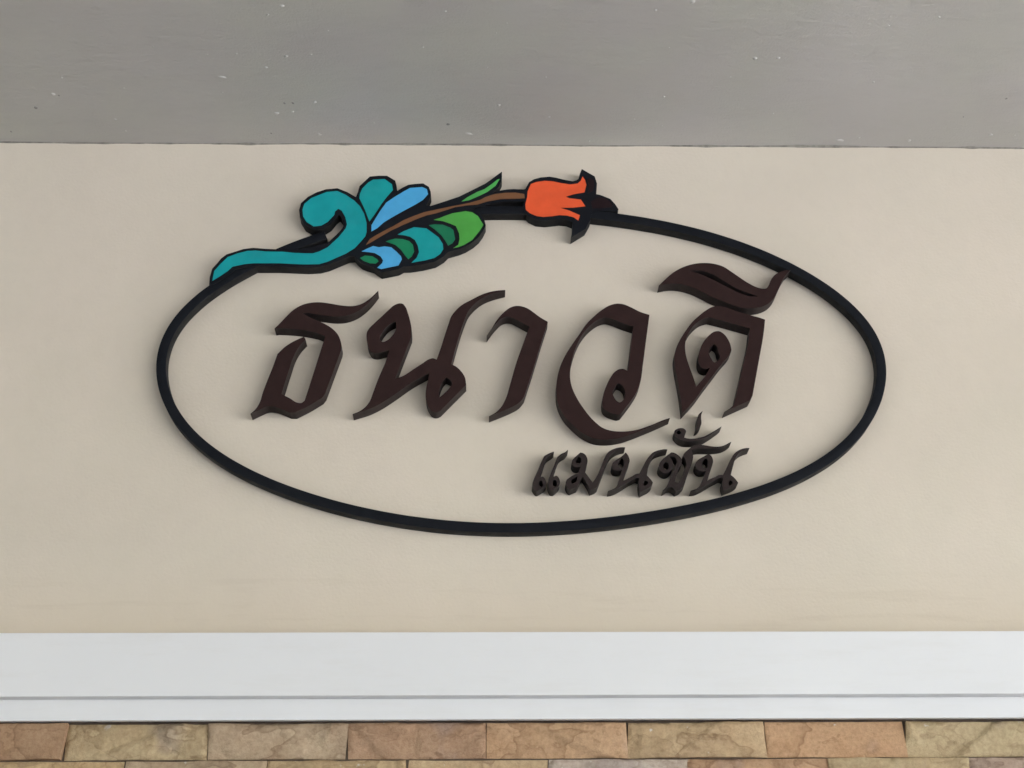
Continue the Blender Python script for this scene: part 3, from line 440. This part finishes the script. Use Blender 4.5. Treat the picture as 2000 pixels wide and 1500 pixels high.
SZ = 0.4191
SOFFIT_OUT = -1.7
SLAB_X0, SLAB_X1, SLAB_Y = -17.0, 6.0, -45.0  # out-of-view slab reach, stretched so light enters mainly from the right
def soffit_dip(x, y):
    return noise.noise(Vector((x * 1.9, y * 2.5, 1.7))) * 0.0025 + noise.noise(Vector((x * 9, y * 14, 5.7))) * 0.0007
def soffit_mesh():
    bm = bmesh.new()
    box_bm(bm, SLAB_X0, SLAB_X1, SLAB_Y, 0.15, SZ + 0.0045, SZ + 0.16)
    nx, ny = 150, 50
    grid = []
    for j in range(ny + 1):
        row = []
        for i in range(nx + 1):
            x = X0 + (X1 - X0) * i / nx
            t = (j / ny) ** 1.6
            y = 0.02 + (SOFFIT_OUT - 0.02) * t
            d = soffit_dip(x, y)
            row.append(bm.verts.new((x, y, SZ + d)))
        grid.append(row)
    for j in range(ny):
        for i in range(nx):
            f = bm.faces.new((grid[j][i], grid[j][i + 1], grid[j + 1][i + 1], grid[j + 1][i]))
            f.smooth = True
    bmesh.ops.recalc_face_normals(bm, faces=bm.faces)
    me = bpy.data.meshes.new('soffit')
    bm.to_mesh(me)
    bm.free()
    return me
soffit = obj('soffit', soffit_mesh(), MT['soffit'])
tag(soffit, kind='structure')

def joint_shade_mesh():
    """ragged dark strip standing in for the shade line between wall and soffit"""
    me = bpy.data.meshes.new('joint_shade_strip')
    vs, fs = [], []
    n = 700
    for i in range(n + 1):
        x = X0 + (X1 - X0) * i / n
        w = 0.0016 + 0.0013 * noise.noise(Vector((x * 11, 0, 2))) + 0.0014 * max(0, noise.noise(Vector((x * 40, 4, 2))))
        w = max(w, 0.0005)
        g = w * (0.9 + 0.5 * noise.noise(Vector((x * 25, 9, 2))))
        zb = SZ + min(0.0, soffit_dip(x, 0.0))
        vs += [(x, 0.001, zb - w * 1.2), (x, -g * 0.55, zb - w * 0.75), (x, -g * 1.7, SZ + 0.0030), (x, 0.001, SZ + 0.0032)]
        if i:
            a, c = 4 * (i - 1), 4 * i
            for k in range(3):
                fs.append((a + k, c + k, c + k + 1, a + k + 1))
    me.from_pydata(vs, [], fs)
    for p in me.polygons:
        p.use_smooth = True
    return me
obj('joint_shade_strip', joint_shade_mesh(), MT['joint_shade'], soffit)

def blob_mesh(name, spots, height, seed):
    """flattened ragged blobs hanging from the soffit"""
    rnd_ = random.Random(seed)
    vs, fs = [], []
    for (x, y, r) in spots:
        z_ = SZ + soffit_dip(x / 1000, y / 1000)
        rx = r * 0.00042 * rnd_.uniform(0.9, 1.3)
        ry = rx * rnd_.uniform(0.25, 0.6) if height > 0.0004 else rx * rnd_.uniform(0.7, 1.2)
        ry = min(ry * 1.6, 0.004)
        a0 = rnd_.uniform(-0.5, 0.5)
        hgt = min(height, rx * 0.6)
        base = len(vs)
        n = 9
        for ring, (s, hh) in enumerate(((1.0, -0.0015), (0.72, 0.55), (0.35, 0.95))):
            for k in range(n):
                t = 2 * math.pi * k / n
                q = s * rnd_.uniform(0.72, 1.2)
                dx, dy = math.cos(t) * rx * q, math.sin(t) * ry * q
                vs.append((x / 1000 + dx * math.cos(a0) - dy * math.sin(a0), y / 1000 + dx * math.sin(a0) + dy * math.cos(a0), z_ - (hh * hgt if ring else -0.0016)))
        vs.append((x / 1000, y / 1000, z_ - hgt - 0.0003))
        for ring in range(2):
            for k in range(n):
                a, b_ = base + ring * n + k, base + ring * n + (k + 1) % n
                fs.append((a, b_, b_ + n, a + n))
        for k in range(n):
            fs.append((base + 2 * n + k, base + 2 * n + (k + 1) % n, base + 3 * n))
    me = bpy.data.meshes.new(name)
    me.from_pydata(vs, [], fs)
    for p in me.polygons:
        p.use_smooth = True
    bm = bmesh.new()
    bm.from_mesh(me)
    bmesh.ops.recalc_face_normals(bm, faces=bm.faces)
    bm.to_mesh(me)
    bm.free()
    return me
rn = random.Random(3)
extra = [(rn.uniform(-2400, 2400), -1600 * rn.random() ** 1.3, rn.choice((2, 2, 3, 3, 4))) for _ in range(60)]
tag(obj('paint_nibs', blob_mesh('paint_nibs', NIBS + extra, 0.0010, 1), MT['nib'], soffit), kind='stuff')
tag(obj('dark_specks', blob_mesh('dark_specks', SPOTS, 0.0003, 2), MT['smut'], soffit), kind='stuff')

# white trim: a wide upper band over a set-back lower band
trim = empty('white_trim', (0, 0, -0.4929))
tag(trim, 'white painted two-step trim band between cream wall and stone cladding', 'trim')
for nm, y0, y1, z0, z1 in (('upper_band', -0.038, 0.0015, -0.4655, -0.3811), ('lower_band', -0.020, -0.0110, -0.4929, -0.4650)):
    me = box_mesh(nm, X0, X1, y0, y1, z0, z1, 0.0009)
    shift(me, trim.location)
    obj(nm, me, MT['trim'], trim)

# stone cladding
clad = empty('stone_cladding', (0, 0, -0.95))
tag(clad, 'courses of tan and brown split sandstone below the white trim', 'cladding')
me = box_mesh('joint_bed', X0, X1, 0.0, 0.0016, -0.9, -0.4660)
for v in me.vertices:
    v.co.y = 0.0016 if v.co.y > 0.001 else -0.0005
shift(me, clad.location)
obj('joint_bed', me, MT['mortar'], clad)

def stone_mesh(w, hgt, seed, fine=True):
    rs = random.Random(seed)
    nx, nz = (44, 13) if fine else (8, 3)
    off = Vector((rs.uniform(0, 50), rs.uniform(0, 50), rs.uniform(0, 50)))
    skl, skr = rs.uniform(-0.0025, 0.0025), rs.uniform(-0.0025, 0.0025)
    bm = bmesh.new()
    grid = []
    planes = [(rs.uniform(0, w), rs.uniform(-2.5, 2.5), rs.uniform(0.003, 0.0075) * rs.choice((-1, 1)), rs.uniform(0.2, 0.8) * hgt) for _ in range(5)]
    for j in range(nz + 1):
        row = []
        for i in range(nx + 1):
            u, v = i / nx, j / nz
            x = u * w + (1 - u) * skl * (v - .5) * 2 + u * skr * (v - .5) * 2
            z = v * hgt
            P_ = Vector((x * 17, z * 26, 0)) + off
            d = noise.fractal(P_, 1.0, 2.1, 4) * 0.0030 + (abs(noise.noise(P_ * 0.9 + Vector((7, 1, 3)))) * -0.004)
            for (px, sl, dep, pz) in planes:                    # split ledges
                s = (x - px) + (z - pz) * sl + noise.noise(P_ * 1.3) * 0.012
                d += dep * 0.5 * (1 / (1 + math.exp(-s / 0.0010)))
            e = min(u * w, (1 - u) * w, v * hgt, (1 - v) * hgt)
            d -= 0.0030 * math.exp(-e / 0.0018)
            if 0 < i < nx: x += noise.noise(P_ * 2) * 0.0006
            if j == 0: z += 0.0007 * noise.noise(P_ * 1.5)
            if j == nz: z += 0.0007 * noise.noise(P_ * 1.5 + Vector((3, 3, 3)))
            row.append(bm.verts.new((x, -0.006 - max(min(d, 0.006), -0.0042), z)))
        grid.append(row)
    for j in range(nz):
        for i in range(nx):
            f = bm.faces.new((grid[j][i], grid[j][i + 1], grid[j + 1][i + 1], grid[j + 1][i]))
            f.smooth = True
    loop = [grid[0][i] for i in range(nx + 1)] + [grid[j][nx] for j in range(1, nz + 1)] + [grid[nz][i] for i in range(nx - 1, -1, -1)] + [grid[j][0] for j in range(nz - 1, 0, -1)]
    back = [bm.verts.new((v.co.x, -0.0002, v.co.z)) for v in loop]
    for k in range(len(loop)):
        k2 = (k + 1) % len(loop)
        bm.faces.new((loop[k2], loop[k], back[k], back[k2]))
    me = bpy.data.meshes.new('stone')
    bm.to_mesh(me)
    bm.free()
    me.set_sharp_from_angle(angle=R(48))
    return me

TAN, OLIVE, BRN, RED, ORG, GRY, PUR = lin(176, 152, 112), lin(172, 156, 116), lin(146, 112, 80), lin(152, 118, 90), lin(178, 140, 100), lin(176, 168, 160), lin(158, 140, 128)
row1 = {-1: BRN, 0: OLIVE, 1: lin(164, 146, 120), 2: RED, 3: ORG, 4: TAN, 5: lin(180, 138, 96), 6: OLIVE}
row2 = {-1: lin(172, 146, 98), 0: lin(156, 138, 110), 1: lin(172, 150, 108), 2: TAN, 3: GRY, 4: lin(168, 130, 94), 5: OLIVE, 6: PUR}
J1 = [-585.1, -400.9, -219.5, -38.0, 147.2, 329.5, 514.9]
J2 = [-506.7, -323.4, -141.0, 41.5, 225.1, 408.8, 593.9]
def full_joints(js):
    js = [j / 1000 for j in js]
    L, Rr = [], []
    x = js[0]
    while x > -1.5:
        x -= 0.1835
        L.append(x)
    x = js[-1]
    while x < 1.5:
        x += 0.1835
        Rr.append(x)
    return L[::-1] + js + Rr, len(L)
ztop = -0.4932
seed = 10
pal = [TAN, OLIVE, BRN, RED, ORG, GRY, PUR]
for course in range(7):
    hgt = 0.0470 if course == 0 else 0.0478
    js, n0 = full_joints(J1 if course % 2 == 0 else J2)
    if course > 1:
        js = [j + 0.021 * (course % 3 - 1) for j in js]
    for k in range(len(js) - 1):
        seed += 1
        x0, x1 = js[k] + 0.00045, js[k + 1] - 0.00045
        vis = course < 2 and -0.8 < x0 < 0.75
        me = stone_mesh(x1 - x0, hgt - 0.0011, seed, vis)
        s = obj('stone', me, MT['stone'], clad)
        s.location = Vector((x0, random.uniform(-0.0012, 0.0008), ztop - hgt)) - clad.location
        idx = k - n0
        c = row1.get(idx) if course == 0 else row2.get(idx) if course == 1 else None
        if c is None:
            c = random.choice(pal)
        g_ = sum(c[:3]) / 3
        gold = (0.43, 0.305, 0.20)
        s.color = tuple(((g_ * 0.15 + v * 0.85) * 0.68 + w_ * 0.32) * 1.24 for v, w_ in zip(c[:3], gold)) + (1.0,)
    ztop -= hgt + 0.0009

# ------------------------------------------------------------------ oval frame with its floral ornament
D_LETTER, D_RING, D_BOARD = 0.0230, 0.0193, 0.0204
GAP = 0.0004
frame = empty('oval_frame', (0.016, 0, -0.22))
tag(frame, 'black oval ring with colourful tulip and scroll ornament along its top', 'sign frame')

def ring_mesh():
    W = 0.01425
    outer = [Vector(p) / 1000 for p in RING_OUTER]
    n = len(outer)
    inner = []
    for i, p in enumerate(outer):
        t = (outer[min(i + 1, n - 1)] - outer[max(i - 1, 0)]).normalized()
        nrm = Vector((t.y, -t.x))                    # clockwise path: inside lies to the right
        inner.append(p + nrm * W)
    o_s = smooth_path([tuple(p) for p in outer], False, 3) + [outer[-1]]
    i_s = smooth_path([tuple(p) for p in inner], False, 3) + [inner[-1]]
    return plate('ring', [[tuple(p) for p in o_s] + [tuple(p) for p in reversed(i_s)]], GAP, D_RING, 0.0009)
me = ring_mesh()
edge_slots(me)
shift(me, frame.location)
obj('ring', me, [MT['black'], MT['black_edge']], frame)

me = plate('ornament_board', [mm(c) for c in PLAN['board']], GAP, D_BOARD, 0.0)
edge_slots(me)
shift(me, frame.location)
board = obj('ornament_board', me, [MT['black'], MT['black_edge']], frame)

PANELS = [('scroll', 'scroll_panel', 'teal'), ('petal_teal', 'petal_panel', 'teal2'), ('petal_blue', 'petal_panel', 'blue'), ('stem', 'stem_panel', 'brown'),
          ('leaf_up', 'leaf_panel', 'leaf'), ('leaf_green', 'leaf_panel', 'green'), ('leaf_dark1', 'leaf_panel', 'dgreen'), ('leaf_teal', 'leaf_panel', 'teal2'),
          ('leaf_dark2', 'leaf_panel', 'dgreen2'), ('leaf_blue', 'leaf_panel', 'blue'), ('leaf_dark3', 'leaf_panel', 'dgreen2'), ('tulip', 'tulip_panel', 'orange'),
          ('petal_maroon', 'petal_panel', 'maroon'), ('petal_curl', 'petal_panel', 'maroon')]
PLABEL = dict(scroll='teal curled scroll', petal_teal='teal upright petal', petal_blue='light blue petal', stem='thin brown stem', leaf_up='narrow light green leaf pointing up',
              leaf_green='large green leaf tip', leaf_dark1='dark green crescent beside the green tip', leaf_teal='teal crescent of the lower leaf', leaf_dark2='dark green crescent below the stem',
              leaf_blue='light blue crescent of the lower leaf', leaf_dark3='small dark green leaf base', tulip='orange tulip flower', petal_maroon='dark maroon back petal', petal_curl='dark curled petal tip')
for key, nm, mt in PANELS:
    me = plate(nm, [mm(c) for c in PLAN[key]], D_BOARD - 0.0002, D_BOARD + 0.0006, 0.0)
    shift(me, frame.location)
    p = obj(nm, me, MT[mt], board)
    p['label'] = PLABEL[key]

# ------------------------------------------------------------------ letters
BIG = 'large brown letters of the upper row'
SMALL = 'small brown letters of the lower row'

def letter(keys, label, group, name='sign_letter'):
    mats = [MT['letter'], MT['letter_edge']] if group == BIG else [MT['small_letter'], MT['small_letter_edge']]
    conts = [[[tuple(v) for v in smooth_path(mm(c))] for c in PLAN[k]] for k in keys]
    allp = [p for c in conts for p in c[0]]
    org = Vector(((min(p[0] for p in allp) + max(p[0] for p in allp)) / 2, 0, min(p[1] for p in allp)))
    if len(keys) == 1:
        me = plate(name, conts[0], GAP, D_LETTER + random.uniform(-0.0003, 0.0003), 0.0)
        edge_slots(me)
        shift(me, org)
        o_ = obj(name, me, mats)
        o_.location = org
    else:
        o_ = empty(name, org)
        for c in conts:
            me = plate('letter_stroke', c, GAP, D_LETTER, 0.0)
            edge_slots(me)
            shift(me, org)
            obj('letter_stroke', me, mats, o_)
    tag(o_, label, 'letter', group)
    return o_

letter(['tho'], 'large brown letter with a flag-like top stroke, leftmost in the oval', BIG)
letter(['no'], 'large brown letter with two looped ends, second from left in upper row', BIG)
letter(['sara_aa'], 'large plain brown hook-shaped letter, middle one of the upper row', BIG)
letter(['wo'], 'large brown letter with long crescent tail sweeping under small row', BIG)
letter(['do'], 'large brown letter with inner teardrop loop, rightmost of the upper row', BIG)
letter(['sara_ii'], 'brown leaf-shaped slit vowel mark whose tip touches the oval ring', BIG, 'vowel_mark')
letter(['ae1', 'ae2'], 'small brown letter of two matching slanted strokes, leftmost of lower row', SMALL)
letter(['mo'], 'small brown letter with crossed lower legs, second in the lower row', SMALL)
letter(['no_small'], 'small brown two-looped letter in the middle of the lower row', SMALL)
letter(['cho'], 'small brown letter with spiral head and long tail swept right', SMALL)
letter(['han_akat'], 'small brown curled vowel mark with round head above the lower row', SMALL, 'vowel_mark')
letter(['mai_ek'], 'tiny brown flame-shaped tone mark, topmost above the lower row', SMALL, 'tone_mark')
letter(['no_last'], 'small brown two-looped letter ending the lower row beside the ring', SMALL)
